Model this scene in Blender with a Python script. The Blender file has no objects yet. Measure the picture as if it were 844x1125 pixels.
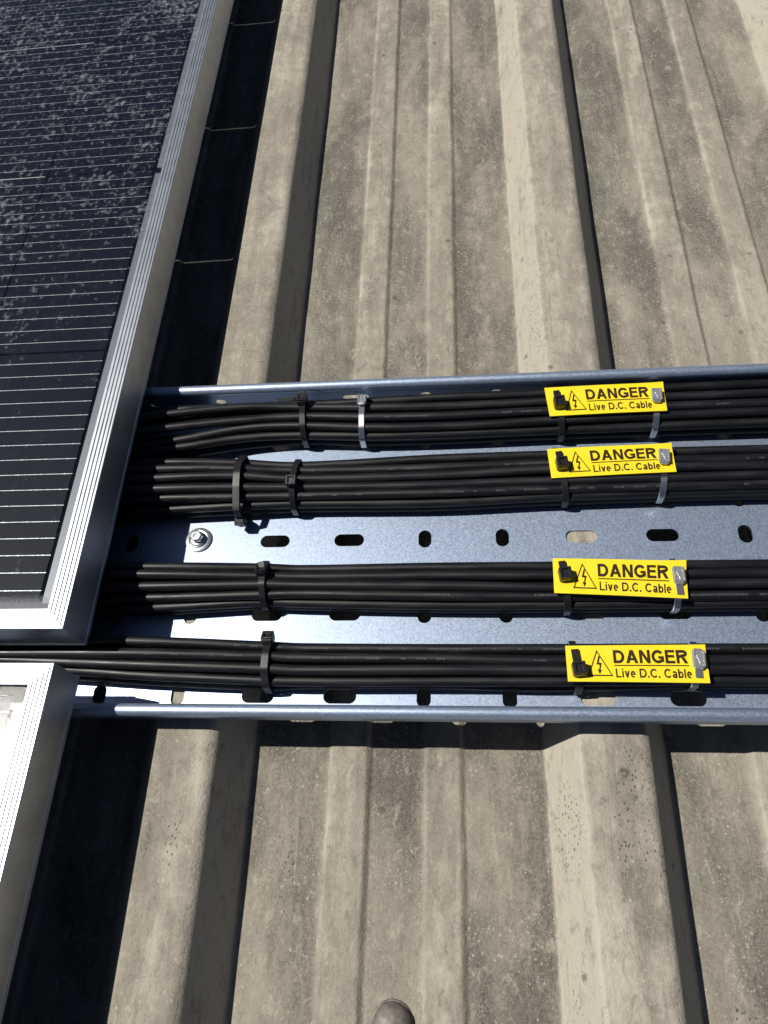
import bpy, math, random
from mathutils import Vector, Matrix
random.seed(7)
S = bpy.context.scene
C = S.collection

# ------------------------------------------------------------------ camera
cam_d = bpy.data.cameras.new('camera'); cam = bpy.data.objects.new('camera', cam_d); C.objects.link(cam)
cam_d.sensor_fit = 'VERTICAL'; cam_d.sensor_height = 36.0; cam_d.lens = 815 / 1125 * 36
cam_d.clip_start = 0.01; cam_d.clip_end = 500
cam.matrix_world = Matrix(((0.99400597, 0.02010562, 0.10746109, 0), (0.03272989, 0.88313277, -0.46797998, 0),
                           (-0.10431144, 0.46869209, 0.8771812, 0.4735), (0, 0, 0, 1)))
S.camera = cam

# ------------------------------------------------------------------ sky, sun, exposure
SUN = Vector((-0.614, 0.10, 1.0)).normalized()
W = bpy.data.worlds.new('World'); S.world = W; W.use_nodes = True
wn = W.node_tree.nodes; wn.clear()
sky = wn.new('ShaderNodeTexSky'); sky.sky_type = 'NISHITA'; sky.sun_disc = False
sky.sun_elevation = math.asin(SUN.z); sky.sun_rotation = math.atan2(SUN.x, SUN.y)
sky.air_density = 0.5; sky.dust_density = 0.3; sky.altitude = 600
bg = wn.new('ShaderNodeBackground'); bg.inputs['Strength'].default_value = 0.05
wo = wn.new('ShaderNodeOutputWorld')
W.node_tree.links.new(sky.outputs[0], bg.inputs['Color']); W.node_tree.links.new(bg.outputs[0], wo.inputs['Surface'])
sun_d = bpy.data.lights.new('sun', 'SUN'); sun_d.energy = 5.0; sun_d.angle = math.radians(0.53); sun_d.color = (1.0, 0.955, 0.88)
sun = bpy.data.objects.new('sun', sun_d); C.objects.link(sun)
sun.rotation_euler = SUN.to_track_quat('Z', 'Y').to_euler()
S.view_settings.view_transform = 'Standard'; S.view_settings.look = 'None'
S.view_settings.exposure = 0.08; S.view_settings.gamma = 1.0
S.render.engine = 'CYCLES'; S.cycles.max_bounces = 5; S.cycles.diffuse_bounces = 3; S.cycles.glossy_bounces = 3; S.cycles.transparent_max_bounces = 8

# ------------------------------------------------------------------ helpers
def put(name, me, parent=None, mat=None):
    if mat is not None:
        for m in (mat if isinstance(mat, (list, tuple)) else [mat]): me.materials.append(m)
    o = bpy.data.objects.new(name, me); C.objects.link(o)
    if parent: o.parent = parent
    return o
def tag(o, label=None, cat=None, group=None, kind=None):
    if label: o['label'] = label
    if cat: o['category'] = cat
    if group: o['group'] = group
    if kind: o['kind'] = kind
    return o
def empty(name, loc, rz=0.0):
    o = bpy.data.objects.new(name, None); C.objects.link(o); o.location = loc; o.rotation_euler = (0, 0, rz)
    o.empty_display_size = 0.02
    return o
class MB:
    def __init__(s): s.v = []; s.f = []; s.m = []
    def add(s, vs, fs, mi=0):
        b = len(s.v); s.v += [tuple(p) for p in vs]
        s.f += [tuple(i + b for i in f) for f in fs]; s.m += [mi] * len(fs); return s
    def box(s, x0, x1, y0, y1, z0, z1, mi=0):
        return s.add([(x0,y0,z0),(x1,y0,z0),(x1,y1,z0),(x0,y1,z0),(x0,y0,z1),(x1,y0,z1),(x1,y1,z1),(x0,y1,z1)],
                     [(3,2,1,0),(4,5,6,7),(0,1,5,4),(1,2,6,5),(2,3,7,6),(3,0,4,7)], mi)
    def cbox(s, c, h, ch, mi=0, rot=None):
        """box with chamfered edges; c centre, h half sizes, ch chamfer"""
        vs = []; fs = []
        hx, hy, hz = h
        idx = {}
        for sx in (-1,1):
            for sy in (-1,1):
                for sz in (-1,1):
                    for a in range(3):
                        p = [sx*(hx-ch), sy*(hy-ch), sz*(hz-ch)]; p[a] = (sx*hx, sy*hy, sz*hz)[a]
                        idx[(sx,sy,sz,a)] = len(vs); vs.append(Vector(p))
        def q(*k): fs.append([idx[i] for i in k])
        for sg in (-1,1):
            q((sg,-1,-1,0),(sg,1,-1,0),(sg,1,1,0),(sg,-1,1,0))
            q((-1,sg,-1,1),(1,sg,-1,1),(1,sg,1,1),(-1,sg,1,1))
            q((-1,-1,sg,2),(1,-1,sg,2),(1,1,sg,2),(-1,1,sg,2))
        for a in (-1,1):
            for b in (-1,1):
                q((a,b,-1,0),(a,b,1,0),(a,b,1,1),(a,b,-1,1))
                q((a,-1,b,0),(a,1,b,0),(a,1,b,2),(a,-1,b,2))
                q((-1,a,b,1),(1,a,b,1),(1,a,b,2),(-1,a,b,2))
                for c3 in (-1,1): q((a,b,c3,0),(a,b,c3,1),(a,b,c3,2))
        out = []
        for f in fs:
            n = (vs[f[1]]-vs[f[0]]).cross(vs[f[2]]-vs[f[0]])
            ctr = sum((vs[i] for i in f), Vector())/len(f)
            out.append(f if n.dot(ctr) > 0 else f[::-1])
        if rot: vs = [rot @ v for v in vs]
        c = Vector(c)
        return s.add([v + c for v in vs], out, mi)
    def lathe(s, prof, c=(0,0,0), n=32, mi=0, cap=True):
        vs = []; fs = []
        for r, z in prof:
            for k in range(n):
                a = 2*math.pi*k/n; vs.append((c[0]+r*math.cos(a), c[1]+r*math.sin(a), c[2]+z))
        for i in range(len(prof)-1):
            for k in range(n):
                k2 = (k+1) % n; fs.append((i*n+k, i*n+k2, (i+1)*n+k2, (i+1)*n+k))
        if cap: fs.append(tuple((len(prof)-1)*n + k for k in range(n)))
        return s.add(vs, fs, mi)
    def mesh(s, name, smooth=False, ang=None):
        me = bpy.data.meshes.new(name); me.from_pydata(s.v, [], s.f); me.update()
        if any(s.m): me.polygons.foreach_set('material_index', s.m)
        if smooth:
            me.polygons.foreach_set('use_smooth', [True]*len(me.polygons))
            if ang: me.set_sharp_from_angle(angle=math.radians(ang))
        return me
def curve_plate(name, outer, holes, thick, bev=0.0):
    """flat plate (local xy, centred on z=0) with real holes"""
    cu = bpy.data.curves.new(name, 'CURVE'); cu.dimensions = '2D'; cu.fill_mode = 'BOTH'
    cu.extrude = thick/2; cu.bevel_depth = bev
    for poly in [outer] + holes:
        sp = cu.splines.new('POLY'); sp.points.add(len(poly)-1)
        for p, q in zip(sp.points, poly): p.co = (q[0], q[1], 0, 1)
        sp.use_cyclic_u = True
    o = bpy.data.objects.new(name, cu); C.objects.link(o)
    me = bpy.data.meshes.new_from_object(o.evaluated_get(bpy.context.evaluated_depsgraph_get()))
    bpy.data.objects.remove(o); bpy.data.curves.remove(cu)
    return me
def slot_poly(cx, cy, w, h, n=8):
    r = min(w, h)/2; pts = []
    for k in range(4*n):
        a = 2*math.pi*(k+.5)/(4*n); x, y = math.cos(a), math.sin(a)
        pts.append((cx + x*r + math.copysign(w/2-r, x), cy + y*r + math.copysign(h/2-r, y)))
    return pts
def arc(cx, cy, rx, ry, a0, a1, n=14):
    return [(cx + rx*math.cos(math.radians(a0+(a1-a0)*k/n)), cy + ry*math.sin(math.radians(a0+(a1-a0)*k/n))) for k in range(n+1)]
def glyph(ch, t):
    """upright sans capitals of cap height 1: width, stroked polylines, filled quads"""
    h = t/2; S_ = []; Q = []
    def bar(x0, x1, y0, y1): Q.append([(x0,y0),(x1,y0),(x1,y1),(x0,y1)])
    if ch == 'D': w = .84; S_.append([(h,h)] + arc(.40,.5,w-h-.40,.5-h,-90,90) + [(h,1-h),(h,0)])
    elif ch == 'A':
        w = .92; k = t*1.12
        Q += [[(0,0),(k,0),(w/2+k/2,1),(w/2-k/2,1)], [(w-k,0),(w,0),(w/2+k/2,1),(w/2-k/2,1)], [(.19,.22),(w-.19,.22),(w-.25,.22+t*.85),(.25,.22+t*.85)]]
    elif ch == 'N': w = .82; bar(0,t,0,1); bar(w-t,w,0,1); Q.append([(w-t*1.12,0),(w,0),(t*1.12,1),(0,1)])
    elif ch == 'G': w = .92; S_.append(arc(.48,.5,.48-h,.5-h,40,318,22)); bar(w-t,w,.10,.53); bar(.50,w,.53-t*.85,.53)
    elif ch == 'C': w = .86; S_.append(arc(.47,.5,.47-h,.5-h,42,318,22))
    elif ch == 'E': w = .72; bar(0,t,0,1); bar(0,w,0,t*.88); bar(0,w,1-t*.88,1); bar(0,w-.04,.53-t*.44,.53+t*.44)
    elif ch == 'R': w = .86; S_.append([(h,0),(h,1-h)] + arc(.50,.735,.30-h*.6,.265-h,90,-90,10) + [(h,.47)]); Q.append([(.34,.45),(.34+t*1.3,.45),(w,0),(w-t*1.25,0)])
    elif ch == 'L': w = .64; bar(0,t,0,1); bar(0,w,0,t*.9)
    elif ch == 'i': w = t; bar(0,t,0,.73); bar(0,t,.85,1)
    elif ch == 'l': w = t; bar(0,t,0,1)
    elif ch == '.': w = t*1.1; bar(0,w,0,t*1.1)
    elif ch == 'v': w = .60; k = t*1.1; Q += [[(w/2-k/2,0),(w/2+k/2,0),(k,.73),(0,.73)], [(w/2-k/2,0),(w/2+k/2,0),(w,.73),(w-k,.73)]]
    elif ch == 'e': w = .60; S_.append(arc(.30,.365,.30-h,.375-h,0,308,20)); bar(t*.6,w-h*.2,.37-t*.36,.37+t*.36)
    elif ch == 'a': w = .58; S_.append(arc(.27,.53,.235-h*.4,.215-h,160,0,10) + [(w-h-.03,.0)]); S_.append(arc(.26,.215,.26-h,.225-h,0,360,18))
    elif ch == 'b': w = .62; bar(0,t,0,1); S_.append(arc(.32,.365,.30-h,.375-h,0,360,20))
    else: w = .26
    return w, S_, Q
def text_mesh(txt, t, gap):
    """glyphs as flat faces, scaled to the unit square; third value lifts overlapping strokes a few microns apart"""
    vs = []; fs = []; x = 0.0; lay = 0
    for ch in txt:
        w, S_, Q = glyph(ch, t)
        for q in Q:
            b = len(vs); vs += [(x+a, c, lay % 7) for a, c in q]; fs.append((b,b+1,b+2,b+3)); lay += 1
        for pl in S_:
            n = len(pl); b = len(vs); closed = math.hypot(pl[0][0]-pl[-1][0], pl[0][1]-pl[-1][1]) < 1e-6
            for i, p in enumerate(pl):
                a = pl[i-1] if i else (pl[-2] if closed else None); c = pl[i+1] if i < n-1 else (pl[1] if closed else None)
                d1 = Vector((p[0]-a[0], p[1]-a[1])).normalized() if a else None; d2 = Vector((c[0]-p[0], c[1]-p[1])).normalized() if c else None
                d1 = d1 or d2; d2 = d2 or d1; d = (d1+d2).normalized(); k = t/2/max(.45, d.dot(d1)); nx, ny = -d.y*k, d.x*k
                vs += [(x+p[0]+nx, p[1]+ny, lay % 7), (x+p[0]-nx, p[1]-ny, lay % 7)]
            for i in range(n-1): fs.append((b+2*i, b+2*i+1, b+2*i+3, b+2*i+2))
            lay += 1
        x += w + gap
    x -= gap
    return [(a/x, c, l) for a, c, l in vs], fs
def catmull(pts, per=10):
    P = [Vector(p) for p in pts]; P = [P[0]*2-P[1]] + P + [P[-1]*2-P[-2]]; out = []
    for i in range(1, len(P)-2):
        a, b, c, d = P[i-1:i+3]
        ta, tb = (c-a), (d-b)
        L = (c-b).length; ta = ta * (L/max(1e-6, (c-a).length)); tb = tb * (L/max(1e-6, (d-b).length))
        for k in range(per):
            t = k/per
            out.append(b*(2*t**3-3*t*t+1) + ta*(t**3-2*t*t+t) + c*(-2*t**3+3*t*t) + tb*(t**3-t*t))
    out.append(P[-2]); return out
def tube(mb, path, r, n=14):
    vs = []; fs = []
    for i, p in enumerate(path):
        t = (path[min(i+1, len(path)-1)] - path[max(i-1, 0)]).normalized()
        u = t.cross(Vector((0,0,1))).normalized(); w = u.cross(t)
        for k in range(n):
            a = 2*math.pi*k/n; vs.append(p + u*(r*math.cos(a)) + w*(r*math.sin(a)))
    for i in range(len(path)-1):
        for k in range(n):
            k2 = (k+1) % n; fs.append((i*n+k, (i+1)*n+k, (i+1)*n+k2, i*n+k2))
    fs.append(tuple(range(n))); fs.append(tuple((len(path)-1)*n+k for k in range(n))[::-1])
    mb.add(vs, fs)
def sweep_x(mb, prof, x0, x1, closed=False, mi=0, segs=1):
    """profile of (y, z) extruded along x"""
    n = len(prof); vs = []; fs = []
    for k in range(segs+1):
        x = x0 + (x1-x0)*k/segs
        vs += [(x, y, z) for y, z in prof]
    m = n if closed else n-1
    for k in range(segs):
        for i in range(m):
            j = (i+1) % n; fs.append((k*n+i, k*n+j, (k+1)*n+j, (k+1)*n+i))
    if closed: fs.append(tuple(range(n))[::-1]); fs.append(tuple(segs*n+i for i in range(n)))
    mb.add(vs, fs, mi)
def hull2(P):
    P = sorted(set((round(a, 6), round(b, 6)) for a, b in P))
    def half(Q):
        h = []
        for p in Q:
            while len(h) > 1 and (h[-1][0]-h[-2][0])*(p[1]-h[-2][1]) - (h[-1][1]-h[-2][1])*(p[0]-h[-2][0]) <= 0: h.pop()
            h.append(p)
        return h
    a, b = half(P), half(P[::-1]); return a[:-1] + b[:-1]      # counter-clockwise

# ------------------------------------------------------------------ materials
class N:
    def __init__(s, name):
        s.mat = bpy.data.materials.new(name); s.mat.use_nodes = True; s.t = s.mat.node_tree
        s.t.nodes.clear(); s.out = s.new('ShaderNodeOutputMaterial')
    def new(s, ty, **k):
        n = s.t.nodes.new(ty)
        for a, b in k.items(): setattr(n, a, b)
        return n
    def link(s, a, b): s.t.links.new(a, b)
    def put(s, sock, v):
        if hasattr(v, 'is_output') or isinstance(v, bpy.types.NodeSocket): s.link(v, sock)
        elif isinstance(v, (tuple, list)) and len(v) == 3 and sock.type == 'RGBA': sock.default_value = (*v, 1)
        else: sock.default_value = v
    def coord(s, kind='Object', scale=(1,1,1), loc=(0,0,0), rot=(0,0,0)):
        c = s.new('ShaderNodeTexCoord'); m = s.new('ShaderNodeMapping')
        m.inputs['Scale'].default_value = scale; m.inputs['Location'].default_value = loc; m.inputs['Rotation'].default_value = rot
        s.link(c.outputs[kind], m.inputs['Vector']); return m.outputs[0]
    def noise(s, vec, scale, detail=4, rough=.55, dist=0, col=False):
        n = s.new('ShaderNodeTexNoise'); s.link(vec, n.inputs['Vector']); n.inputs['Scale'].default_value = scale
        n.inputs['Detail'].default_value = detail; n.inputs['Roughness'].default_value = rough; n.inputs['Distortion'].default_value = dist
        return n.outputs['Color' if col else 'Fac']
    def voro(s, vec, scale, feature='F1', out='Distance', rand=1.0):
        n = s.new('ShaderNodeTexVoronoi', feature=feature); s.link(vec, n.inputs['Vector'])
        n.inputs['Scale'].default_value = scale; n.inputs['Randomness'].default_value = rand; return n.outputs[out]
    def ramp(s, v, a, b, lo=0.0, hi=1.0):
        n = s.new('ShaderNodeMapRange', interpolation_type='SMOOTHSTEP'); s.put(n.inputs[0], v)
        s.put(n.inputs[1], a); s.put(n.inputs[2], b); s.put(n.inputs[3], lo); s.put(n.inputs[4], hi); return n.outputs[0]
    def math(s, op, a, b=0.0, c=None, clamp=False):
        n = s.new('ShaderNodeMath', operation=op, use_clamp=clamp); s.put(n.inputs[0], a); s.put(n.inputs[1], b)
        if c is not None: s.put(n.inputs[2], c)
        return n.outputs[0]
    def mix(s, f, a, b, mode='MIX'):
        n = s.new('ShaderNodeMix', data_type='RGBA', blend_type=mode); s.put(n.inputs[0], f); s.put(n.inputs[6], a); s.put(n.inputs[7], b); return n.outputs[2]
    def xyz(s, vec):
        n = s.new('ShaderNodeSeparateXYZ'); s.link(vec, n.inputs[0]); return n.outputs
    def bump(s, h, strength=.3, dist=.001, normal=None):
        n = s.new('ShaderNodeBump'); n.inputs['Strength'].default_value = strength; n.inputs['Distance'].default_value = dist
        s.put(n.inputs['Height'], h)
        if normal is not None: s.link(normal, n.inputs['Normal'])
        return n.outputs[0]
    def bsdf(s, color, rough=.5, metal=0.0, spec=.5, normal=None, **k):
        n = s.new('ShaderNodeBsdfPrincipled'); s.put(n.inputs['Base Color'], color); s.put(n.inputs['Roughness'], rough)
        s.put(n.inputs['Metallic'], metal); s.put(n.inputs['Specular IOR Level'], spec)
        if normal is not None: s.link(normal, n.inputs['Normal'])
        for a, b in k.items(): s.put(n.inputs[a], b)
        return n.outputs[0]
    def done(s, shader): s.link(shader, s.out.inputs['Surface']); return s.mat

SPOTS = [(.0849,.0690,.0040,.75),(.0882,.0561,.0033,.6),(.0722,.0533,.0034,.6),(.0795,.0443,.0030,.6),(.0761,.0705,.0022,.6),(.0852,.0150,.0110,.36),(-.0628,.0660,.0026,.7),(.0900,-.004,.009,.4)]
def mat_roof():
    n = N('weathered_roof_sheet'); P = n.coord(); x, y, z = n.xyz(P)
    long_ = n.coord(scale=(1, .16, 1)); streak = n.coord(scale=(1, .05, .4))
    pale = (.435, .400, .332); mid = (.268, .243, .200); dark = (.105, .097, .082)
    big = n.noise(long_, 40, 4, .68, .3)                       # run-off staining, stretched down the slope
    fine = n.noise(P, 420, 4, .74); grit = n.noise(P, 1300, 3, .75); streaks = n.noise(streak, 240, 4, .6)
    blot = n.noise(P, 75, 5, .74)
    raised = n.ramp(z, .0004, .0030)                          # pans keep the dirt, raised flats are rubbed paler
    top = n.ramp(z, .006, .024)
    dirt_and_sun = n.math('SUBTRACT', n.math('ADD', n.math('MULTIPLY', big, .75), n.math('MULTIPLY', blot, .45)), n.math('MULTIPLY', raised, .19))
    dirt_and_sun = n.math('SUBTRACT', dirt_and_sun, n.math('MULTIPLY', top, .045))
    geo = n.new('ShaderNodeNewGeometry'); steep = n.ramp(n.xyz(geo.outputs['True Normal'])[2], .55, .95, 1, 0)
    dirt_and_sun = n.math('SUBTRACT', dirt_and_sun, n.math('MULTIPLY', steep, n.ramp(n.noise(n.coord(scale=(1, .3, .3)), 90, 4, .65), .30, .70, .27, .14)))          # sun on the rib slopes painted in: steep flanks made paler
    c = n.mix(n.ramp(dirt_and_sun, .22, .46), pale, mid)
    broad = n.noise(n.coord(scale=(1, .35, 1), loc=(2.2, .7, 0)), 17, 4, .62, .8)
    gr = n.math('MULTIPLY', n.ramp(dirt_and_sun, .18, .50, .25, 1), n.ramp(broad, .36, .60, .35, 1.15))
    c = n.mix(n.math('MULTIPLY', n.math('MULTIPLY', n.ramp(broad, .48, .64, 0, .66), n.ramp(raised, 0, 1, 1, .45)), n.ramp(steep, 0, 1, 1, .15)), c, (.132, .121, .101)); c = n.mix(n.ramp(broad, .47, .32, 0, .40), c, (.43, .39, .315))
    c = n.mix(n.math('MULTIPLY', n.ramp(dirt_and_sun, .43, .68), n.math('MULTIPLY', n.ramp(fine, .36, .58, .40, 1.0), n.ramp(broad, .38, .58, .35, 1))), c, dark)
    c = n.mix(n.ramp(streaks, .56, .78, 0, .34), c, (.10, .085, .066))
    c = n.mix(n.math('MULTIPLY', n.ramp(fine, .52, .68, 0, .30), gr), c, (.085, .078, .066))          # fine dark grain
    c = n.mix(n.math('MULTIPLY', n.ramp(grit, .55, .68, 0, .62), n.ramp(dirt_and_sun, .30, .55, .25, 1)), c, (.43, .40, .33))
    c = n.mix(n.math('MULTIPLY', n.ramp(n.noise(n.coord(loc=(3, 1, 2)), 1000, 3, .75), .58, .72, 0, .36), gr), c, (.075, .068, .056))
    thin = n.noise(n.coord(scale=(1, .022, .3), loc=(.3, .2, 0)), 520, 3, .6)
    c = n.mix(n.math('MULTIPLY', n.ramp(thin, .60, .76, 0, .30), gr), c, (.40, .37, .31)); c = n.mix(n.math('MULTIPLY', n.ramp(thin, .40, .26, 0, .36), gr), c, (.085, .075, .060))
    mot = n.noise(n.coord(scale=(1, .55, 1), loc=(1, 4, 0)), 130, 5, .78, .5)
    c = n.mix(n.ramp(mot, .53, .68, 0, .42), c, (.115, .106, .090)); c = n.mix(n.ramp(mot, .46, .33, 0, .38), c, (.47, .43, .36))
    vs = n.voro(P, 210); spotmask = n.ramp(n.noise(P, 24, 3), .46, .60)
    sz = n.math('ADD', vs, n.math('MULTIPLY', n.noise(P, 900, 2), .16))
    c = n.mix(n.math('MULTIPLY', n.ramp(sz, .18, .28, 1, 0), n.math('MULTIPLY', spotmask, .6)), c, (.48, .45, .38))   # pale lichen flecks
    fl = n.math('ADD', n.voro(n.coord(loc=(.4, .9, 0)), 430), n.math('MULTIPLY', n.noise(P, 1600, 2), .2))
    c = n.mix(n.math('MULTIPLY', n.ramp(fl, .22, .32, 1, 0), n.math('MULTIPLY', n.ramp(n.noise(P, 38, 4, .7), .46, .62, .05, .75), n.ramp(raised, 0, 1, 1, .35))), c, (.52, .49, .43))   # loose pale grit
    v2 = n.voro(n.coord(loc=(.13, .37, 0)), 55); edge = n.noise(P, 700, 3)
    d2 = n.math('ADD', v2, n.math('MULTIPLY', edge, .30))
    c = n.mix(n.math('MULTIPLY', n.ramp(d2, .20, .32, 1, 0), n.ramp(n.noise(P, 15, 2), .54, .62, 0, .62)), c, (.055, .05, .042))  # dark lichen rings
    pd = n.new('ShaderNodeVectorMath', operation='LENGTH'); n.link(n.coord(scale=(95, 22, 0), loc=(-.0545*95, -.040*22, 0)), pd.inputs[0])
    PITS = n.ramp(n.math('ADD', pd.outputs['Value'], n.math('MULTIPLY', n.noise(P, 90, 3), .8)), .7, 1.25, 1, 0)
    v3 = n.voro(n.coord(scale=(1, .6, 1), loc=(.7, .1, .2)), 520); cl = n.math('MAXIMUM', n.ramp(n.noise(n.coord(scale=(1, .35, 1)), 22, 3), .60, .68), PITS)
    v3 = n.math('ADD', v3, n.math('MULTIPLY', edge, .22))
    c = n.mix(n.math('MULTIPLY', n.ramp(v3, .30, .40, 1, 0), n.math('MULTIPLY', cl, .85)), c, (.05, .046, .04))        # clustered pits
    vm = n.new('ShaderNodeVectorMath', operation='ADD'); n.link(P, vm.inputs[0])
    wv = n.new('ShaderNodeVectorMath', operation='SCALE'); n.link(n.noise(P, 330, 4, .7, col=True), wv.inputs[0]); wv.inputs['Scale'].default_value = .0060
    n.link(wv.outputs[0], vm.inputs[1])
    for sx, sy, sr, k in SPOTS:                               # single dark lichen rosettes and stains on the ribs
        dn = n.new('ShaderNodeVectorMath', operation='DISTANCE'); n.link(vm.outputs[0], dn.inputs[0])
        mz = n.new('ShaderNodeCombineXYZ'); mz.inputs[0].default_value = sx+.003; mz.inputs[1].default_value = sy+.003; n.link(z, mz.inputs[2])
        n.link(mz.outputs[0], dn.inputs[1])
        f_ = n.math('MULTIPLY', n.ramp(dn.outputs['Value'], sr*.70, sr*1.35, k, 0), n.ramp(fine, .36, .56, .45, 1))
        c = n.mix(f_, c, (.062, .056, .047))
    h = n.math('ADD', n.math('MULTIPLY', fine, .8), n.math('ADD', n.math('MULTIPLY', grit, .40), n.math('MULTIPLY', blot, 1.1)))
    return n.done(n.bsdf(c, .88, 0, .25, n.bump(h, .75, .0012)))
def mat_galv():
    n = N('galvanised_steel'); P = n.coord()
    cell = n.voro(P, 1500, out='Color'); sp = n.new('ShaderNodeSeparateColor'); n.link(cell, sp.inputs[0])
    big = n.noise(P, 30, 4); f = n.noise(n.coord(scale=(.25, 1, 1)), 500, 3)
    c = n.mix(n.ramp(sp.outputs[0], 0, 1), (.345, .425, .560), (.425, .505, .640))
    c = n.mix(n.ramp(big, .35, .7, 0, .22), c, (.30, .36, .47))
    st = n.noise(n.coord(scale=(.10, 1, 1), rot=(0, 0, .2)), 900, 2, .6); c = n.mix(n.ramp(st, .70, .78, 0, .35), c, (.62, .65, .70))
    c = n.mix(n.ramp(n.noise(P, 120, 5, .7), .58, .74, 0, .35), c, (.30, .32, .35))
    r = n.math('ADD', n.ramp(sp.outputs[1], 0, 1, .36, .50), n.math('MULTIPLY', big, .06))
    h = n.math('ADD', n.math('MULTIPLY', sp.outputs[2], .5), n.math('MULTIPLY', f, .5))
    return n.done(n.bsdf(c, r, .82, .5, n.bump(h, .11, .0002)))
def mat_simple(name, col, rough, metal=0.0, spec=.5, bscale=None, bstr=.1, var=.0, vscale=60, **k):
    n = N(name); P = n.coord(); nm = None; c = col
    if var: c = n.mix(n.ramp(n.noise(P, vscale, 5, .6), .3, .75, 0, var), col, tuple(v*.35 for v in col))
    if bscale: nm = n.bump(n.noise(P, bscale, 3), bstr, .0003)
    return n.done(n.bsdf(c, rough, metal, spec, nm, **k))
def mat_cable():
    n = N('black_cable_sheath'); P = n.coord('Object'); st = n.coord(scale=(.12, 1, 1))
    dust = n.noise(st, 260, 4, .6); sc = n.noise(n.coord(scale=(.5, 1, 1)), 900, 3, .7)
    c = n.mix(n.ramp(dust, .45, .75, 0, .6), (.0062, .0067, .0082), (.017, .018, .022))
    c = n.mix(n.ramp(sc, .70, .80, 0, .5), c, (.10, .10, .10))
    r = n.ramp(dust, .3, .7, .36, .54)
    return n.done(n.bsdf(c, r, 0, .42, n.bump(sc, .08, .0003)))
def mat_glass(spotty=1.0):
    """dusty front glass: clear pane with a mirror reflection, plus dried-on dust"""
    n = N('dusty_panel_glass' if spotty else 'lightly_dusted_panel_glass'); P = n.coord(); x, y, z = n.xyz(P)
    wob = n.coord(scale=(1, .8, 1))
    blob = n.noise(wob, 215, 3, .60, .3); fineb = n.noise(P, 750, 4, .7); region = n.noise(P, 11, 3, .5); mid = n.noise(P, 60, 3, .55)
    far = n.ramp(n.math('ADD', y, n.math('MULTIPLY', region, .12)),   .06, .52, 0, spotty)         # the far part of the pane is thickly spotted
    thr = n.math('SUBTRACT', n.math('SUBTRACT', .700, n.math('MULTIPLY', far, .118)), n.math('MULTIPLY', n.ramp(n.math('ADD', n.math('MULTIPLY', region, .5), n.math('MULTIPLY', mid, .5)), .47, .62), .085))
    sp = n.math('ADD', n.math('MULTIPLY', blob, .66), n.math('MULTIPLY', fineb, .34))
    spots = n.ramp(n.math('SUBTRACT', sp, thr), -.06, .13)
    film = n.math('MULTIPLY', n.ramp(n.noise(P, 1500, 2, .7), .60, .72), n.ramp(mid, .36, .64, .0, .30 if spotty else .10))
    band = n.ramp(n.math('ADD', y, n.math('MULTIPLY', fineb, -.010)), -.002, .0065, .55, 0)      # dirt settled along the lower frame lip
    f = n.math('MAXIMUM', n.math('MULTIPLY', spots, .46 if spotty else .2), n.math('MAXIMUM', film, band))
    d = n.new('ShaderNodeBsdfDiffuse'); n.put(d.inputs['Color'], (.33, .345, .39))
    g = n.new('ShaderNodeBsdfGlossy'); n.put(g.inputs['Color'], (1, 1, 1)); n.put(g.inputs['Roughness'], n.ramp(fineb, .3, .7, *((.055, .10) if spotty else (.11, .18))))
    n.link(n.bump(n.noise(P, 1500, 2), .10 if spotty else .35, .0002), g.inputs['Normal'])
    t = n.new('ShaderNodeBsdfTransparent'); n.put(t.inputs['Color'], (.93, .95, .95))
    fr = n.new('ShaderNodeFresnel'); fr.inputs['IOR'].default_value = 1.30 if spotty else 1.28
    m1 = n.new('ShaderNodeMixShader'); n.link(fr.outputs[0], m1.inputs[0]); n.link(t.outputs[0], m1.inputs[1]); n.link(g.outputs[0], m1.inputs[2])
    m2 = n.new('ShaderNodeMixShader'); n.link(f, m2.inputs[0]); n.link(m1.outputs[0], m2.inputs[1]); n.link(d.outputs[0], m2.inputs[2])
    return n.done(m2.outputs[0])
M = {}
M['roof'] = mat_roof(); M['galv'] = mat_galv(); M['cable'] = mat_cable(); M['glass'] = mat_glass(); M['glass2'] = mat_glass(0.0)
def mat_back():
    n = N('dark_back_sheet'); d = n.new('ShaderNodeBsdfDiffuse'); n.put(d.inputs['Color'], (.006, .007, .012))
    t = n.new('ShaderNodeBsdfTransparent'); n.put(t.inputs['Color'], (.86, .93, 1)); m = n.new('ShaderNodeMixShader'); m.inputs[0].default_value = .74
    n.link(t.outputs[0], m.inputs[1]); n.link(d.outputs[0], m.inputs[2]); return n.done(m.outputs[0])
M['back'] = mat_back()
M['alu'] = mat_simple('anodised_aluminium', (.56, .585, .63), .42, .94, .5, 900, .08, .30, 60)
M['cell'] = mat_simple('silicon_cell', (.0045, .0062, .0150), .45, 0, .10)
M['wire'] = mat_simple('tinned_wire', (.55, .57, .60), .40, .5, .5, 1500, .3, .3, 900)
M['ribbon'] = mat_simple('bus_ribbon', (.17, .18, .21), .45, .3, .5, 500, .1)
def mat_yellow():
    n = N('yellow_sign_plastic'); P = n.coord()
    c = n.mix(n.ramp(n.noise(P, 90, 4, .65), .40, .75, 0, .35), (.84, .640, .020), (.74, .52, .03))
    c = n.mix(n.ramp(n.noise(P, 700, 3, .7), .64, .76, 0, .35), c, (.45, .36, .14))
    return n.done(n.bsdf(c, n.ramp(n.noise(P, 60, 3), .3, .7, .26, .46), 0, .5, n.bump(n.noise(P, 70, 2), .10, .002)))
M['yellow'] = mat_yellow()
M['print'] = mat_simple('worn_cable_print', (.050, .050, .053), .6)
M['ink'] = mat_simple('sign_print', (.030, .016, .006), .5, 0, .3)
M['nylon'] = mat_simple('black_nylon', (.013, .013, .014), .33, 0, .5, 900, .12)
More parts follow.
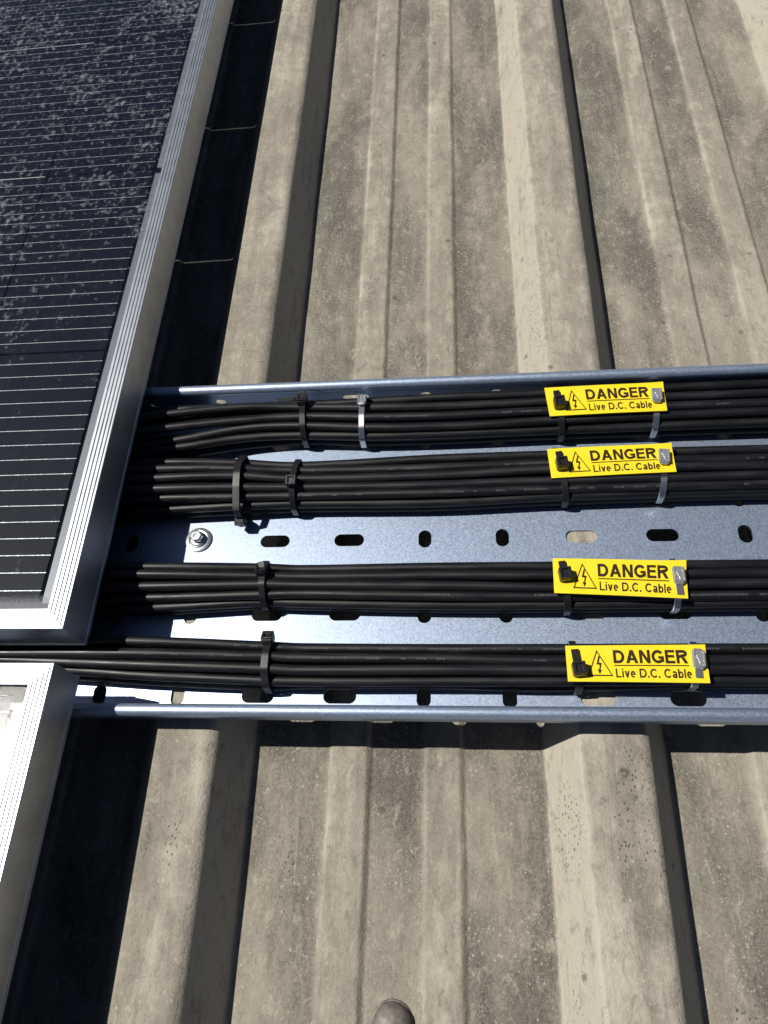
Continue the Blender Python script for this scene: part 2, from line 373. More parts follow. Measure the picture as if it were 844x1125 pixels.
M['steel'] = mat_simple('stainless_steel', (.66, .66, .67), .34, 1.0, .5, 300, .10)
M['clip'] = mat_simple('crumpled_steel_clip', (.60, .60, .60), .26, .72, .6, 650, 1.0)
M['zinc'] = mat_simple('zinc_plated_steel', (.62, .64, .66), .33, .85, .5, 700, .10, .2, 300)
M['cap'] = mat_simple('dull_grey_cap', (.205, .190, .168), .55, .15, .4, 420, .7, .75, 260)
M['ground'] = mat_simple('bare_ground', (.16, .14, .11), .95, 0, .2, 4, .3, .4, .6)

# ------------------------------------------------------------------ ground and roof
ZB = 0.0350            # upper face of the tray base, resting on the rib tops
gm = MB(); gm.add([(-200,-200,-5),(200,-200,-5),(200,200,-5),(-200,200,-5)], [(0,1,2,3)])
tag(put('ground', gm.mesh('ground'), None, M['ground']), kind='structure')
def fillet(pts, rad, n=5):
    out = [pts[0]]
    for i in range(1, len(pts)-1):
        a, b, c = (Vector(pts[k]) for k in (i-1, i, i+1)); r = rad[i]
        d1 = (a-b); d2 = (c-b); k1 = min(r, d1.length*.48); k2 = min(r, d2.length*.48)
        p = b + d1.normalized()*k1; q = b + d2.normalized()*k2
        for k in range(n+1):
            t = k/n; out.append(tuple(p*(1-t)**2 + b*2*t*(1-t) + q*t*t))
    out.append(pts[-1]); return out
def build_roof():
    RH = .0335; PITCH = .2505; mh = .0030
    one = [(0,RH,.005),(.017,0,.003),(.0632,0,.0014),(.0668,mh,.0012),(.0882,mh,.0014),(.0912,0,.0014),(.1219,0,.0014),(.1254,mh,.0012),
           (.1452,mh,.0014),(.1482,0,.0014),(.1955,0,.004),(.2142,RH,.0026)]
    pts = []; rad = []
    for k in range(-11, 12):
        for a, b, r in one: pts.append((-.151 + k*PITCH + a, b)); rad.append(r)
    prof = fillet(pts, rad)
    dense = []
    for i in range(len(prof)-1):
        a, b = prof[i], prof[i+1]; m = max(1, int(math.hypot(b[0]-a[0], b[1]-a[1])/.012))
        for k in range(m): dense.append((a[0]+(b[0]-a[0])*k/m, a[1]+(b[1]-a[1])*k/m))
    dense.append(prof[-1])
    ys = [-3, -2, -1.2, -.7, -.45]
    y = -.3
    while y < 1.4: ys.append(y); y += .014
    ys += [1.5, 1.8, 2.4, 3.2, 4.5]
    from mathutils import noise as nz
    vs = []; n = len(dense)
    for y in ys:
        for x, z in dense:
            q = Vector((x*22, y*9, 0)); w = nz.noise(q); w2 = nz.noise(q*2.7 + Vector((5,3,1)))
            dx = .0005*w + .0003*w2
            dz = (.0005*nz.noise(Vector((x*30, y*14, 3)))) * (0.25 if z > .03 else 1)
            vs.append((x+dx, y, min(z+dz, RH)))
    fs = []
    for j in range(len(ys)-1):
        for i in range(n-1): fs.append((j*n+i, j*n+i+1, (j+1)*n+i+1, (j+1)*n+i))
    mb = MB(); mb.add(vs, fs)
    tag(put('roof', mb.mesh('roof', True), None, M['roof']), kind='structure')
build_roof()

# ------------------------------------------------------------------ solar panels
PZ = 0.0965            # top of the panel frames
def frame_rail(name, L, parent, loc, rz):
    """rail of length L along local x, outer side at y=0, frame body towards +y, mitred ends"""
    W_ = .0124; Hh = .030
    top = []
    g = [(.0,-.0004),(.0004,0)]
    y = .0015
    for k in range(4):
        g += [(y,0),(y+.0002,-.0013),(y+.0008,-.0013),(y+.0010,0)]; y += .0026
    g += [(W_-.0005,0),(W_,-.0005),(W_,-.0022)]
    prof = [(0,-Hh),(-.0004,-Hh+.0006),(-.0004,-Hh+.0030),(0,-Hh+.0034)] + g
    prof += [(W_-.0015,-.0022),(W_-.0015,-.0065),(.0016,-.0065),(.0016,-Hh+.0016),(.020,-Hh+.0016),(.020,-Hh)]
    vs = []; fs = []; n = len(prof)
    for e in (0, 1):
        for a, b in prof: vs.append((a if e == 0 else L-a, a, b))
    for i in range(n):
        j = (i+1) % n; fs.append((i, j, n+j, n+i))
    mb = MB(); mb.add(vs, fs)
    o = put(name, mb.mesh(name), parent, M['alu']); o.location = loc; o.rotation_euler = (0, 0, rz); return o
def cell_mesh():
    mb = MB(); w, h = .0908, .1884
    mb.box(-w/2, w/2, -h/2, h/2, -.0002, 0)
    for k in range(16):
        yy = (k-7.5)*.0114
        mb.box(-w/2-.0005, w/2+.0004, yy-.00020, yy+.00020, .0001, .0003, 1)
        for j in range(6):
            xx = -w/2 + .006 + j*.0158 + ((k*37) % 5)*.0003; mb.box(xx-.0006, xx+.0006, yy-.00032, yy+.00032, .00008, .00034, 1)
    me = mb.mesh('cell'); me.materials.append(M['cell']); me.materials.append(M['wire']); return me
CELL = cell_mesh()
def panel(xr, y0, first_row, label, glass='glass', cols=24, rows=6):
    """xr right outer side, y0 lower outer side, first_row y of the lowest cell row's lower edge"""
    Lx = cols*.0925 + .060; Ly = rows*.190 + .032
    root = empty('solar_panel', (xr, y0, PZ)); tag(root, label, 'solar panel', 'solar panels on the roof')
    # rails: local origin at the right lower corner, x negative to the left
    frame_rail('frame_rail', Ly, root, (0, 0, 0), math.pi/2)            # right side
    frame_rail('frame_rail', Lx, root, (-Lx, 0, 0), 0)                  # lower side
    frame_rail('frame_rail', Ly, root, (-Lx, Ly, 0), -math.pi/2)        # left side
    frame_rail('frame_rail', Lx, root, (0, Ly, 0), math.pi)             # upper side
    mb = MB(); mb.add([(-Lx+.0112, 0, 0), (-.0112, 0, 0), (-.0112, Ly-.0224, 0), (-Lx+.0112, Ly-.0224, 0)], [(0,1,2,3)])
    gl = put('front_glass', mb.mesh('front_glass'), root, M[glass]); gl.location = (0, .0112, -.0030)
    bk = put('back_sheet', gl.data.copy(), root); bk.data.materials[0] = M['back']; bk.location = (0, .0112, -.0058)
    zc = -.0052; xe = -.0225
    for j in range(rows):
        for i in range(cols):
            o = put('cell', CELL, root); o.location = (xe - .0454 - i*.0925 - (.012 if i >= cols//2 else 0), first_row - y0 + .0942 + j*.190, zc)
    for k in range(rows//2):                                           # bus ribbons bridge the strings in pairs
        mb = MB(); ya = first_row - y0 + k*.380
        mb.box(-.0196, -.0148, ya+.0005, ya+.380-.0065, zc-.0002, zc+.0004); put('bus_ribbon', mb.mesh('bus_ribbon'), root, M['ribbon'])
    for j in range(rows-1):
        mb = MB(); ya = first_row - y0 + (j+1)*.190 - .0008
        mb.box(-Lx+.05, xe-.0940, ya-.0005, ya+.0005, zc-.0001, zc+.0004); put('string_gap_strip', mb.mesh('string_gap_strip'), root, M['wire'])
    return root
panel(-.2252, .1310, .1475, 'large dusty solar panel above the cable tray, its lower corner over the cables')
panel(-.2252, .1116 - (6*.190+.032), .1116 - (6*.190+.032) + .0165, 'sunlit solar panel at lower left, just below the dusty one', 'glass2')

# ------------------------------------------------------------------ cable tray
TX0, TX1 = -.75, 1.15; YN, YF = .0917, .3290; FL = .0250
def build_tray():
    root = empty('cable_tray', (0, (YN+YF)/2, ZB)); tag(root, 'perforated galvanised steel cable tray lying across the roof ribs', 'cable tray')
    yo = (YN+YF)/2
    holes = []; rows = [.1095, .1353, .1615, .1875, .2133, .2390, .2645, .2900]
    ks = range(-13, 23)
    for r in rows:
        for k in ks:
            x = -.0260 + k*.0503
            if abs(r-.2133) < .001 and k == -3: continue                # fixing screw sits here
            w, h = ((.0085, .0125) if k % 4 in (0, 1) else (.0200, .0088))
            holes.append(slot_poly(x, r-yo, w, h))
    th = .0013
    me = curve_plate('base_plate', [(TX0, YN-yo+.0050), (TX1, YN-yo+.0050), (TX1, YF-yo-.0050), (TX0, YF-yo-.0050)], holes, th)
    b = put('base_plate', me, root, M['galv']); b.location = (0, 0, -th/2)
    for side, yw in ((1, YF-yo), (-1, YN-yo)):
        hs = []; yi = yw - side*.0036
        for k in ks:
            x = -.0260 + k*.0503
            hs.append(slot_poly(x, .0080, *((.0075, .0062) if k % 4 in (0, 1) else (.0190, .0058))))
        me = curve_plate('side_flange', [(TX0, -th+.0004), (TX1, -th+.0004), (TX1, FL-.0040), (TX0, FL-.0040)], hs, .0012)
        f = put('side_flange', me, root, M['galv']); f.rotation_euler = (math.pi/2, 0, 0); f.location = (0, yi - side*.0006, 0)
        r = .0038; pr = [(yw - side*r + side*r*math.cos(a), FL-.0038 + r*math.sin(a)) for a in (2*math.pi*k/28 for k in range(28))]
        if side < 0: pr = pr[::-1]
        mb = MB(); sweep_x(mb, pr, TX0, TX1, True)
        put('rolled_rim', mb.mesh('rolled_rim', True, 60), root, M['galv'])
    return root
build_tray()

# fixing screw with washer
sc = empty('fixing_screw', (-.1796, .2150, ZB)); tag(sc, 'zinc plated hex head screw on a round washer in the tray base', 'screw')
mb = MB(); mb.lathe([(.0003,.0001),(.0086,.0001),(.0090,.0005),(.0089,.0013),(.0080,.0017),(.0069,.0019),(.0064,.0015),(.0045,.0015)], n=40, cap=False)
put('washer', mb.mesh('washer', True, 40), sc, M['zinc'])
mb = MB(); mb.lathe([(.0056,.0016),(.0056,.0024),(.0050,.0029),(.0040,.0032)], n=32)
hx = [(.0040*math.cos(math.radians(60*k+12)), .0040*math.sin(math.radians(60*k+12))) for k in range(6)]
vs = [(a, b, .0030) for a, b in hx] + [(a, b, .0066) for a, b in hx] + [(a*.86, b*.86, .0073) for a, b in hx] + [(a*.52, b*.52, .0073) for a, b in hx] + [(a*.44, b*.44, .0066) for a, b in hx]
fs = []
for l in range(4):
    for k in range(6): fs.append((l*6+k, l*6+(k+1) % 6, (l+1)*6+(k+1) % 6, (l+1)*6+k))
fs.append(tuple(range(24, 30))); mb.add(vs, fs)
put('hex_head', mb.mesh('hex_head', True, 35), sc, M['zinc'])

# domed fastener cap on the roof, at the lower edge of the view
dc = empty('roof_fastener', (-.0435, -.0555, 0)); tag(dc, 'dull grey domed fastener cap on the roof near the viewer', 'roof fastener')
mb = MB(); mb.lathe([(.0113,.0003),(.0112,.0009),(.0108,.0012),(.0101,.0013)], n=40, cap=False); put('washer', mb.mesh('washer', True, 50), dc, M['cap'])
pr = [(.0104,.0012)] + [(.0101*math.cos(math.radians(a))**.8 if a < 90 else .0001, .0020+.0074*math.sin(math.radians(a))) for a in range(0, 91, 9)]
mb = MB(); mb.lathe(pr, n=40); put('dome', mb.mesh('dome', True), dc, M['cap'])

# ------------------------------------------------------------------ cables
RC = .00315
BUNDLES = {
    'far': [
       [(-0.2003, 0.3093, 0.02), (-0.1161, 0.3125, 0.016), (-0.0625, 0.3145, 0.0155), (-0.0048, 0.3163, 0.015), (0.058, 0.3169, 0.0145), (0.1794, 0.3181, 0.0135)],
       [(-0.2087, 0.3006, 0.026), (-0.1565, 0.3079, 0.022), (-0.115, 0.308, 0.019), (-0.0618, 0.306, 0.0185), (-0.0048, 0.3063, 0.018), (0.0571, 0.307, 0.0175), (0.1763, 0.3077, 0.0175)],
       [(-0.2081, 0.2897, 0.026), (-0.1525, 0.2976, 0.022), (-0.1142, 0.2998, 0.0195), (-0.0614, 0.2979, 0.019), (-0.0049, 0.2975, 0.0185), (0.0564, 0.2983, 0.018), (0.1748, 0.2996, 0.018)],
       [(-0.1992, 0.2839, 0.0187), (-0.153, 0.2923, 0.018), (-0.1142, 0.294, 0.017), (-0.0614, 0.291, 0.017), (-0.0051, 0.2906, 0.0165), (0.0561, 0.2912, 0.0165), (0.174, 0.293, 0.0165)],
       [(-0.1968, 0.2799, 0.016), (-0.1538, 0.2872, 0.013), (-0.1149, 0.2895, 0.012), (-0.0619, 0.2875, 0.012), (-0.0052, 0.2865, 0.0115), (0.0562, 0.2872, 0.0115), (0.1745, 0.2881, 0.012)],
    ],
    'second': [
       [(-0.2001, 0.2646, 0.0214), (-0.1563, 0.2652, 0.017), (-0.114, 0.2635, 0.014), (-0.0177, 0.2665, 0.0125), (0.0548, 0.2677, 0.0125), (0.1705, 0.2666, 0.0125)],
       [(-0.206, 0.2565, 0.026), (-0.1539, 0.2573, 0.022), (-0.1125, 0.256, 0.018), (-0.0175, 0.2576, 0.0165), (0.0539, 0.2588, 0.0165), (0.1678, 0.2579, 0.0165)],
       [(-0.2053, 0.249, 0.026), (-0.1527, 0.2503, 0.023), (-0.1115, 0.2491, 0.02), (-0.0174, 0.25, 0.0185), (0.0533, 0.2517, 0.018), (0.1662, 0.2509, 0.018)],
       [(-0.2024, 0.2417, 0.025), (-0.1521, 0.2434, 0.022), (-0.1111, 0.2434, 0.0195), (-0.0174, 0.2434, 0.018), (0.0528, 0.2449, 0.018), (0.1651, 0.245, 0.018)],
       [(-0.1993, 0.2367, 0.02), (-0.1525, 0.238, 0.018), (-0.1113, 0.2385, 0.0165), (-0.0175, 0.2377, 0.016), (0.0526, 0.2395, 0.0155), (0.1651, 0.2405, 0.0155)],
       [(-0.1946, 0.2319, 0.0124), (-0.1538, 0.2344, 0.012), (-0.112, 0.235, 0.0115), (-0.0177, 0.234, 0.011), (0.0528, 0.2363, 0.0105), (0.166, 0.2374, 0.0105)],
    ],
    'third': [
       [(-0.2001, 0.1861, 0.0213), (-0.1276, 0.1866, 0.015), (-0.1044, 0.1866, 0.013), (-0.0177, 0.1863, 0.0125), (0.0492, 0.186, 0.0125), (0.1563, 0.1858, 0.0125)],
       [(-0.2023, 0.1796, 0.0248), (-0.1259, 0.1802, 0.019), (-0.1028, 0.1796, 0.0175), (-0.0175, 0.1789, 0.017), (0.0483, 0.1781, 0.017), (0.1536, 0.178, 0.017)],
       [(-0.2006, 0.1726, 0.0221), (-0.1251, 0.1737, 0.019), (-0.1021, 0.1731, 0.0185), (-0.0175, 0.1721, 0.018), (0.0478, 0.1712, 0.018), (0.1521, 0.1713, 0.018)],
       [(-0.1967, 0.1673, 0.0158), (-0.1255, 0.1687, 0.0155), (-0.1023, 0.1682, 0.0155), (-0.0176, 0.1669, 0.0155), (0.0476, 0.1658, 0.0155), (0.1519, 0.1661, 0.0155)],
       [(-0.1932, 0.1629, 0.0105), (-0.1265, 0.1651, 0.01), (-0.1031, 0.1653, 0.01), (-0.0178, 0.1635, 0.0105), (0.0478, 0.1619, 0.0105), (0.1528, 0.1629, 0.0105)],
    ],
    'near': [
       [(-0.2012, 0.1357, 0.0231), (-0.12, 0.1354, 0.016), (-0.0997, 0.1349, 0.014), (-0.0177, 0.1346, 0.013), (0.0457, 0.1346, 0.013), (0.1471, 0.1346, 0.013)],
       [(-0.2032, 0.1279, 0.0255), (-0.1184, 0.128, 0.019), (-0.0982, 0.1275, 0.018), (-0.0175, 0.1272, 0.0175), (0.0448, 0.1267, 0.0175), (0.1444, 0.1269, 0.0175)],
       [(-0.2431, 0.1239, 0.022), (-0.2029, 0.1225, 0.021), (-0.1178, 0.1213, 0.0185), (-0.0977, 0.1205, 0.0175), (-0.0175, 0.1202, 0.0175), (0.0443, 0.1204, 0.0175), (0.1433, 0.1207, 0.0175)],
       [(-0.2364, 0.12, 0.016), (-0.193, 0.1176, 0.015), (-0.1186, 0.1153, 0.0125), (-0.0983, 0.1147, 0.012), (-0.0178, 0.1148, 0.012), (0.0444, 0.1155, 0.0125), (0.144, 0.1161, 0.0125)],
    ],
}
WHERE = {'far': 'the farthest bundle', 'second': 'the bundle above the screw', 'third': 'the bundle below the screw', 'near': 'the near-rim bundle'}
ORD = ['farthest', 'second farthest', 'third farthest', 'fourth farthest', 'fifth farthest', 'sixth farthest']
PATHS = {}
def at_x(path, x):
    for a, b in zip(path, path[1:]):
        if a.x <= x <= b.x:
            t = (x-a.x)/max(1e-9, b.x-a.x); return a.lerp(b, t)
def add_cable(key, pts, label, printed=None):
    path = catmull([(x, y, ZB+z+.0008) for x, y, z in pts], 12)
    PATHS[key].append(path); mb = MB(); tube(mb, path, RC)
    o = put('cable', mb.mesh('cable', True, 50), None, M['cable']); tag(o, label, 'cable', 'black cables in the tray')
    if printed is not None:                                   # worn print along the sheath, too faint to read
        rnd = random.Random(printed); mb = MB(); x = -.19; ang = rnd.uniform(55, 100)
        while x < .32:
            if rnd.random() < .12: x += rnd.choice((.006, .012, .05))
            a = math.radians(ang); L = rnd.uniform(.0005, .0010); hh = rnd.uniform(.10, .20)
            p, q = at_x(path, x), at_x(path, x+L)
            def rim(pp, an): return (pp.x, pp.y - (RC+.00006)*math.cos(an), pp.z + (RC+.00006)*math.sin(an))
            if p and q: mb.add([rim(p, a-hh), rim(q, a-hh), rim(q, a+hh), rim(p, a+hh)], [(0,1,2,3)])
            x += L + .0004
        tag(put('sheath_print', mb.mesh('sheath_print'), o, M['print']), kind='stuff')
def build_cables():
    for key, rows in BUNDLES.items():
        PATHS[key] = []; n = len(rows); full = []
        for i, pts in enumerate(rows):
            p0, p1 = pts[0], pts[-1]; sl = (pts[1][1]-p0[1])/(pts[1][0]-p0[0])
            lead = [(-.72, p0[1]+.1*sl*(-.72-p0[0]), min(p0[2], .022)), (-.42, p0[1]+.4*sl*(-.42-p0[0]), min(p0[2]+.0005, .0262)),
                    (p0[0]-.09, p0[1]-.07*sl, min(p0[2]+.0005, .0265))]
            tail = [(.32, p1[1]+random.uniform(-.0006,.0006), p1[2]), (.6, p1[1]+random.uniform(-.001,.001), p1[2]), (1.1, p1[1], p1[2])]
            pts = [(x, y+random.uniform(-.0007,.0007), z+random.uniform(-.0005,.0004)) for x, y, z in pts]
            full.append(lead + list(pts) + tail)
            add_cable(key, full[-1], f'black cable, {"nearest" if i == n-1 else ORD[i]} of those on top of {WHERE[key]}', {('second', 1): 3, ('second', 4): 8, ('third', 3): 5, ('near', 0): 9, ('near', 1): 11, ('far', 2): 4}.get((key, i)))
        tops = [catmull(p, 12) for p in full]
        for i in range(n-1):                                  # the lower layer, glimpsed between the top cables
            a, b = tops[i], tops[i+1]; pts = []
            for x in (-.72, -.42, -.29, -.19, -.15, -.11, -.06, -.01, .05, .11, .17, .32, .6, 1.09):
                p, q = at_x(a, x), at_x(b, x); pts.append((x, (p.y+q.y)/2, max(.0036, (p.z+q.z)/2-.0068)))
            add_cable(key, pts, f'black lower-layer cable glimpsed between the {ORD[i]} top cables of {WHERE[key]}')
        last = full[-1]
        add_cable(key, [(x, y+(.0004 if z < .0125 else -.0012), .0042 if z < .0125 else max(.0042, z-.0075)) for x, y, z in last], f'black cable low on the shaded near flank of {WHERE[key]}')
build_cables()
def bundle_hull(key, x, off, grow_near=0.0):
    P = []
    for path in PATHS[key]:
        p = at_x(path, x)
        for k in range(24):
            a = 2*math.pi*k/24; P.append((p.y + (RC+off)*math.cos(a), p.z + (RC+off)*math.sin(a)))
    far = max(P); P.append((far[0]-.002, ZB+.0009))
    if grow_near: near = min(P); P.append((near[0]-grow_near, near[1]+.002)); P.append((near[0]-grow_near*.6, near[1]+.008))
    P = [(y, max(z, ZB+.0006)) for y, z in P]
    return hull2(P)
def resample(loop, step=.0012):
    out = []
    for a, b in zip(loop, loop[1:]+loop[:1]):
        L = math.hypot(b[0]-a[0], b[1]-a[1]); m = max(1, int(L/step))
        for k in range(m): out.append((a[0]+(b[0]-a[0])*k/m, a[1]+(b[1]-a[1])*k/m))
    return out
def strap_mesh(loop, x, w, th, tilt, yc, bulge=0.0):
    """closed strap round the hull: inner loop + thickness outward"""
    mb = MB(); n = len(loop); vs = []; fs = []
    ring = [(-w/2, th*.15), (-w/2+.0004, th), (w/2-.0004, th), (w/2, th*.15), (w/2, 0), (-w/2, 0)]
    for i in range(n):
        a, b = loop[i-1], loop[(i+1) % n]; ty, tz = b[0]-a[0], b[1]-a[1]; L = math.hypot(ty, tz) or 1
        ny, nz_ = tz/L, -ty/L
        y, z = loop[i]
        for dx, d in ring: vs.append((x + tilt*(y-yc) + dx, y + ny*d, z + nz_*d))
    m = len(ring)
    for i in range(n):
        j = (i+1) % n
        for k in range(m):
            k2 = (k+1) % m; fs.append((i*m+k, i*m+k2, j*m+k2, j*m+k))
    mb.add(vs, fs); return mb
def head_black(mb, c, rot, s=1.0):
    R = rot
    mb.cbox(c, (.0035*s, .0036*s, .0026*s), .0007*s, 0, R)
    # raised collar with the slot mouth and pawl on top
    o = Vector(c) + R @ Vector((0, 0, .0026*s))
    for sx in (-1, 1): mb.cbox(o + R @ Vector((sx*.0026*s, 0, .0003*s)), (.0008*s, .0033*s, .0009*s), .0003*s, 0, R)
    for sy in (-1, 1): mb.cbox(o + R @ Vector((0, sy*.0027*s, .0003*s)), (.0019*s, .0007*s, .0009*s), .0003*s, 0, R)
def head_steel(mb, c, rot, s=1.0):
    R = rot
    mb.cbox(c, (.0031*s, .0054*s, .0015*s), .0013*s, 0, R)
    o = Vector(c) + R @ Vector((0, 0, .0014*s))
    for sx in (-1, 1): mb.cbox(o + R @ Vector((sx*.0024*s, 0, .0003*s)), (.0005*s, .0042*s, .0005*s), .0003*s, 0, R)
    mb.cbox(o + R @ Vector((.0002*s, -.0006*s, .0001*s)), (.0008*s, .0024*s, .0004*s), .0002*s, 0, R @ Matrix.Rotation(.35, 3, 'Z'))
def rot_for(ny, nz_, tilt=0.0):
    """frame whose local z is the outward normal in the yz plane, x along world x"""
    zz = Vector((0, ny, nz_)).normalized(); xx = Vector((1, 0, 0)); yy = zz.cross(xx)
    R = Matrix((xx, yy, zz)).transposed()
    return R @ Matrix.Rotation(tilt, 3, 'Z')
def cable_tie(key, x, steel, head_y, label, tilt=0.0, head_off=0.0, grow=0.0, w=None, loose=.0004, below=False, tail=None, hs=1.0):
    hull = bundle_hull(key, x, loose, grow); loop = resample(hull)
    yc = sum(p[0] for p in loop)/len(loop)
    w = w or (.0046 if not steel else .0044); th = .0013 if not steel else .0007
    root = empty('cable_tie', (x, yc, ZB)); tag(root, label, 'cable tie', 'steel cable ties' if steel else 'black nylon cable ties')
    mat = M['steel'] if steel else M['nylon']
    off = Vector((x, yc, ZB))
    mb = strap_mesh(loop, x, w, th, tilt, yc); mb.v = [tuple(Vector(v)-off) for v in mb.v]
    put('strap', mb.mesh('strap', True, 35), root, mat)
    # head: loop point nearest head_y on the upper (or near) side
    ny_nz = None; best = None
    for i in range(len(loop)):
        a, b = loop[i-2], loop[(i+2) % len(loop)]; ty, tz = b[0]-a[0], b[1]-a[1]; L = math.hypot(ty, tz) or 1
        nv = (tz/L, -ty/L)
        if nv[1] < (.05 if not below else -.6): continue
        d = abs(loop[i][0]-head_y)
        if best is None or d < best[0]: best = (d, loop[i], nv)
    _, p, nv = best
    R = rot_for(nv[0], nv[1], tilt*-.6)
    c = Vector((x + tilt*(p[0]-yc), p[0] + nv[0]*(.0024+head_off), p[1] + nv[1]*(.0024+head_off))) - off
    mb = MB(); (head_steel if steel else head_black)(mb, c, R, hs)
    put('head', mb.mesh('head'), root, M['clip'] if steel else mat)
    if tail:
        mb = MB(); mb.cbox(c + R @ Vector((0, tail*.5, .0030)), (.0021, abs(tail)*.5, .0006), .0003, 0, R @ Matrix.Rotation(.45*math.copysign(1, tail), 3, 'X'))
        put('tail', mb.mesh('tail'), root, mat)
    return root
cable_tie('far', -.1108, False, .3095, 'black nylon cable tie at the left of the farthest bundle', tilt=-.05, tail=.006)
cable_tie('far', -.0690, True, .3085, 'shiny steel cable tie round the farthest bundle, well left of its sign', tilt=0.0, hs=1.02)
cable_tie('second', -.1495, False, .2270, 'large loose black cable tie directly above the fixing screw, head at its near side', tilt=-.02, grow=.004, w=.0052, loose=.0016, below=True, tail=-.004)
cable_tie('second', -.1124, False, .2440, 'small black cable tie with its head mid bundle, upper right of the screw', tilt=.03)
cable_tie('third', -.1255, False, .1800, 'black cable tie on the bundle just below the fixing screw', tilt=-.04, tail=.004)
cable_tie('near', -.1180, False, .1365, 'black cable tie at the left of the bundle beside the near tray rim', tilt=.0, w=.0050, tail=.003)

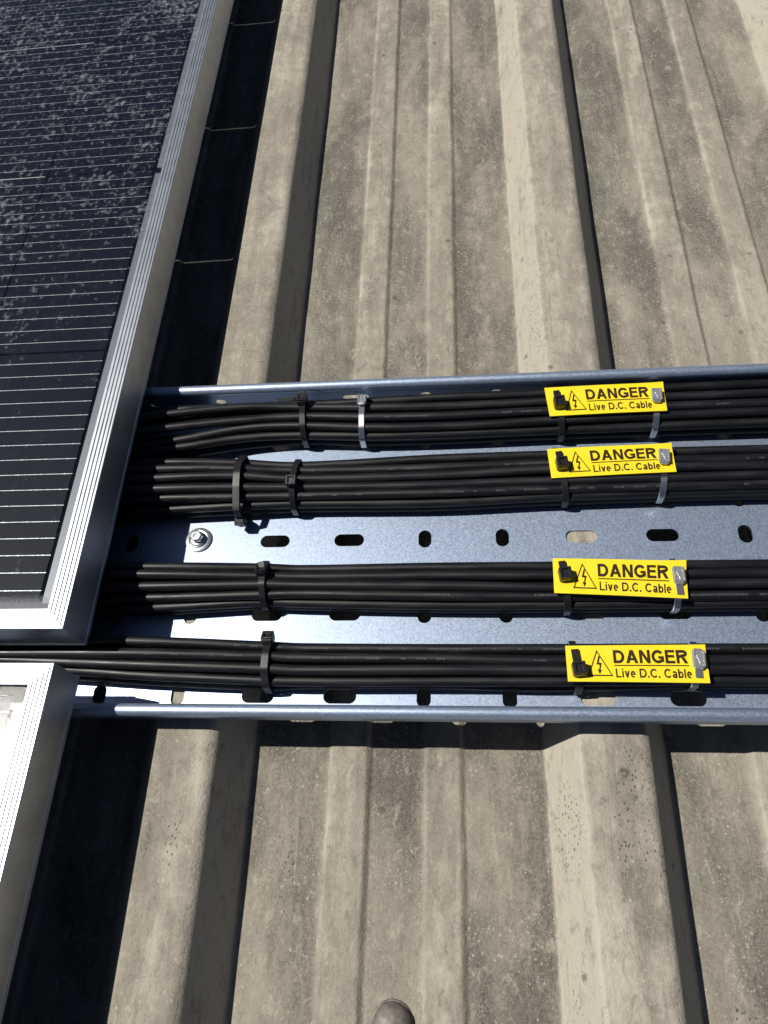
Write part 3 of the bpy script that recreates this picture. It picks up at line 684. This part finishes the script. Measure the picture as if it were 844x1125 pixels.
# ------------------------------------------------------------------ warning signs
def danger_sign(key, corners, z, label, lh, rh, lw, rw, curl=(0,0,0,0), ltie=None, rtie=None, lt=0.0, rt=0.0):
    """corners TL, TR, BR, BL in plan; z height of the underside above the tray base"""
    cen = Vector((sum(c[0] for c in corners)/4, sum(c[1] for c in corners)/4, ZB+z))
    TL, TR, BR, BL = (Vector((c[0], c[1], ZB+z)) for c in corners)
    th = .0009
    def at(s, t, up=0.0):
        p = (TL*(1-s) + TR*s)*(1-t) + (BL*(1-s) + BR*s)*t
        cl = curl[0]*max(0, 1-(s+t)*5)**2 + curl[1]*max(0, 1-((1-s)+t)*4)**2 + curl[2]*max(0, 1-((1-s)+(1-t))*4)**2 + curl[3]*max(0, 1-(s+1-t)*5)**2
        bow = .0004*math.sin(math.pi*s)
        return p + Vector((0, 0, th + up + cl + bow)) - cen
    root = empty('warning_sign', cen); tag(root, label, 'sign', 'yellow danger signs on the cables')
    nx, ny = 32, 10; mb = MB(); vs = []; fs = []
    for lay in (0, 1):
        for j in range(ny+1):
            for i in range(nx+1): vs.append(at(i/nx, j/ny, 0 if lay == 0 else -th))
    w = nx+1; o2 = (nx+1)*(ny+1)
    for j in range(ny):
        for i in range(nx):
            a = j*w+i; fs.append((a, a+w, a+w+1, a+1)); fs.append((o2+a, o2+a+1, o2+a+w+1, o2+a+w))
    for i in range(nx): fs.append((i, i+1, o2+i+1, o2+i)); a = ny*w+i; fs.append((a+1, a, o2+a, o2+a+1))
    for j in range(ny): a = j*w; fs.append((a+w, a, o2+a, o2+a+w)); a = j*w+nx; fs.append((a, a+w, o2+a+w, o2+a))
    mb.add(vs, fs); plate = put('plate', mb.mesh('plate'), root, M['yellow'])
    UP = .00022
    def lettering(name, txt, bold, gap, s0, s1, t0, t1):
        vs, fs = text_mesh(txt, bold, gap); mb = MB()
        mb.add([at(s0+(s1-s0)*a, t1+(t0-t1)*b, UP+l*.000004) for a, b, l in vs], fs); put(name, mb.mesh(name), plate, M['ink'])
    lettering('danger_lettering', 'DANGER', .215, .11, .338, .866, .140, .500)
    lettering('cable_lettering', 'Live D.C. Cable', .18, .12, .346, .880, .645, .885)
    mb = MB(); n = 12
    vs = [at(.340+.530*i/n, t, UP) for t in (.545, .572) for i in range(n+1)]
    mb.add(vs, [(i+n+1, i+n+2, i+1, i) for i in range(n)]); put('underline', mb.mesh('underline'), plate, M['ink'])
    # warning triangle outline and lightning arrow
    A, B, D = (.222, .130), (.146, .850), (.326, .850)
    ctr = ((A[0]+B[0]+D[0])/3, (A[1]+B[1]+D[1])/3)
    out = [A, D, B]; inn = [(ctr[0]+(p[0]-ctr[0])*.86, ctr[1]+(p[1]-ctr[1])*.86) for p in out]
    mb = MB(); mb.add([at(s, t, UP) for s, t in out+inn], [(k, 3+k, 3+(k+1) % 3, (k+1) % 3) for k in range(3)]); put('triangle_outline', mb.mesh('triangle_outline'), plate, M['ink'])
    bolt = [((.232,.300),(.243,.315),(.226,.540),(.214,.525)), ((.214,.525),(.222,.470),(.252,.500),(.246,.555)), ((.246,.555),(.236,.540),(.228,.700),(.236,.715)),
            ((.218,.660),(.247,.690),(.230,.800))]
    mb = MB()
    for k, poly in enumerate(bolt):
        mb.add([at(s, t, UP+.00003*k) for s, t in poly], [tuple(range(len(poly)))])
    put('lightning_arrow', mb.mesh('lightning_arrow'), plate, M['ink'])
    # ties through the two ends
    def sign_tie(s, t, steel, lab, tilt, t_from):
        p = at(s, t) + cen
        hull = bundle_hull(key, p.x, .0003); loop = resample(hull)
        zmax = ZB+z-.0016
        loop = [(y_, min(z_, zmax)) for y_, z_ in loop]
        yc = sum(q[0] for q in loop)/len(loop); ww, tt = (.0046, .0013) if not steel else (.0044, .0007)
        rt_ = empty('cable_tie', (p.x, yc, ZB)); tag(rt_, lab, 'cable tie', 'steel cable ties' if steel else 'black nylon cable ties')
        off = Vector((p.x, yc, ZB)); mat = M['steel'] if steel else M['nylon']
        mb = strap_mesh(loop, p.x, ww, tt, tilt, yc); mb.v = [tuple(Vector(v)-off) for v in mb.v]
        put('strap', mb.mesh('strap', True, 35), rt_, mat)
        R = Matrix.Rotation(-math.atan(tilt), 3, 'Z')
        mb = MB()
        if steel: head_steel(mb, p + Vector((0, 0, .0018)) - off, R, 1.08)
        else: head_black(mb, p + Vector((0, 0, .0029)) - off, R, 1.05)
        put('head', mb.mesh('head'), rt_, M['clip'] if steel else mat)
        # strap lying on the sign between its hole and the head
        mb = MB(); a = at(s, t_from) + cen; L = (a-p).length
        q = a.lerp(p, .5); q.x = p.x + tilt*(q.y-p.y)
        if abs(t_from-t) > .05:
            mb.cbox(q + Vector((0, 0, .0011 if not steel else .0006)) - off, (ww*.46, L/2, .0008 if not steel else .0004), .0003, 0, R)
            put('strap_end', mb.mesh('strap_end'), rt_, mat)
    sign_tie(lh[0], lh[1], False, ltie, lt, lw)
    sign_tie(rh[0], rh[1], True, rtie, rt, rw)
    return root
SIGN_LAB = {'far': 'yellow DANGER sign on the farthest cable bundle', 'second': 'yellow DANGER sign on the second bundle from the far flange',
            'third': 'yellow DANGER sign on the bundle just below the middle row of slots', 'near': 'yellow DANGER sign on the bundle beside the near tray rim'}
TW = {'far': 'the farthest danger sign', 'second': 'the second farthest danger sign', 'third': 'the third farthest danger sign', 'near': 'the nearest danger sign'}
def put_sign(key, corners, lh, rh, lw, rw, lt, rt, curl):
    danger_sign(key, corners, .0225, SIGN_LAB[key], lh, rh, lw, rw, curl, f'black cable tie at the left end of {TW[key]}', f'shiny steel cable tie at the right end of {TW[key]}', lt, rt)
put_sign('far', [(.0560,.3148),(.1341,.3157),(.1338,.2926),(.0580,.2913)], (.095,.64), (.925,.50), .16, .50, -.10, .06, (0,.0008,0,0))
put_sign('second', [(.0544,.2655),(.1325,.2670),(.1328,.2459),(.0557,.2435)], (.095,.62), (.918,.50), .14, .50, -.12, .10, (0,.0008,0,0))
put_sign('third', [(.0523,.1876),(.1290,.1847),(.1268,.1612),(.0517,.1653)], (.085,.52), (.935,.42), .10, .92, -.12, .02, (0,.0016,0,0))
put_sign('near', [(.0554,.1332),(.1315,.1337),(.1309,.1122),(.0553,.1128)], (.080,.70), (.935,.40), .12, .88, -.10, .08, (0,.0006,0,0))
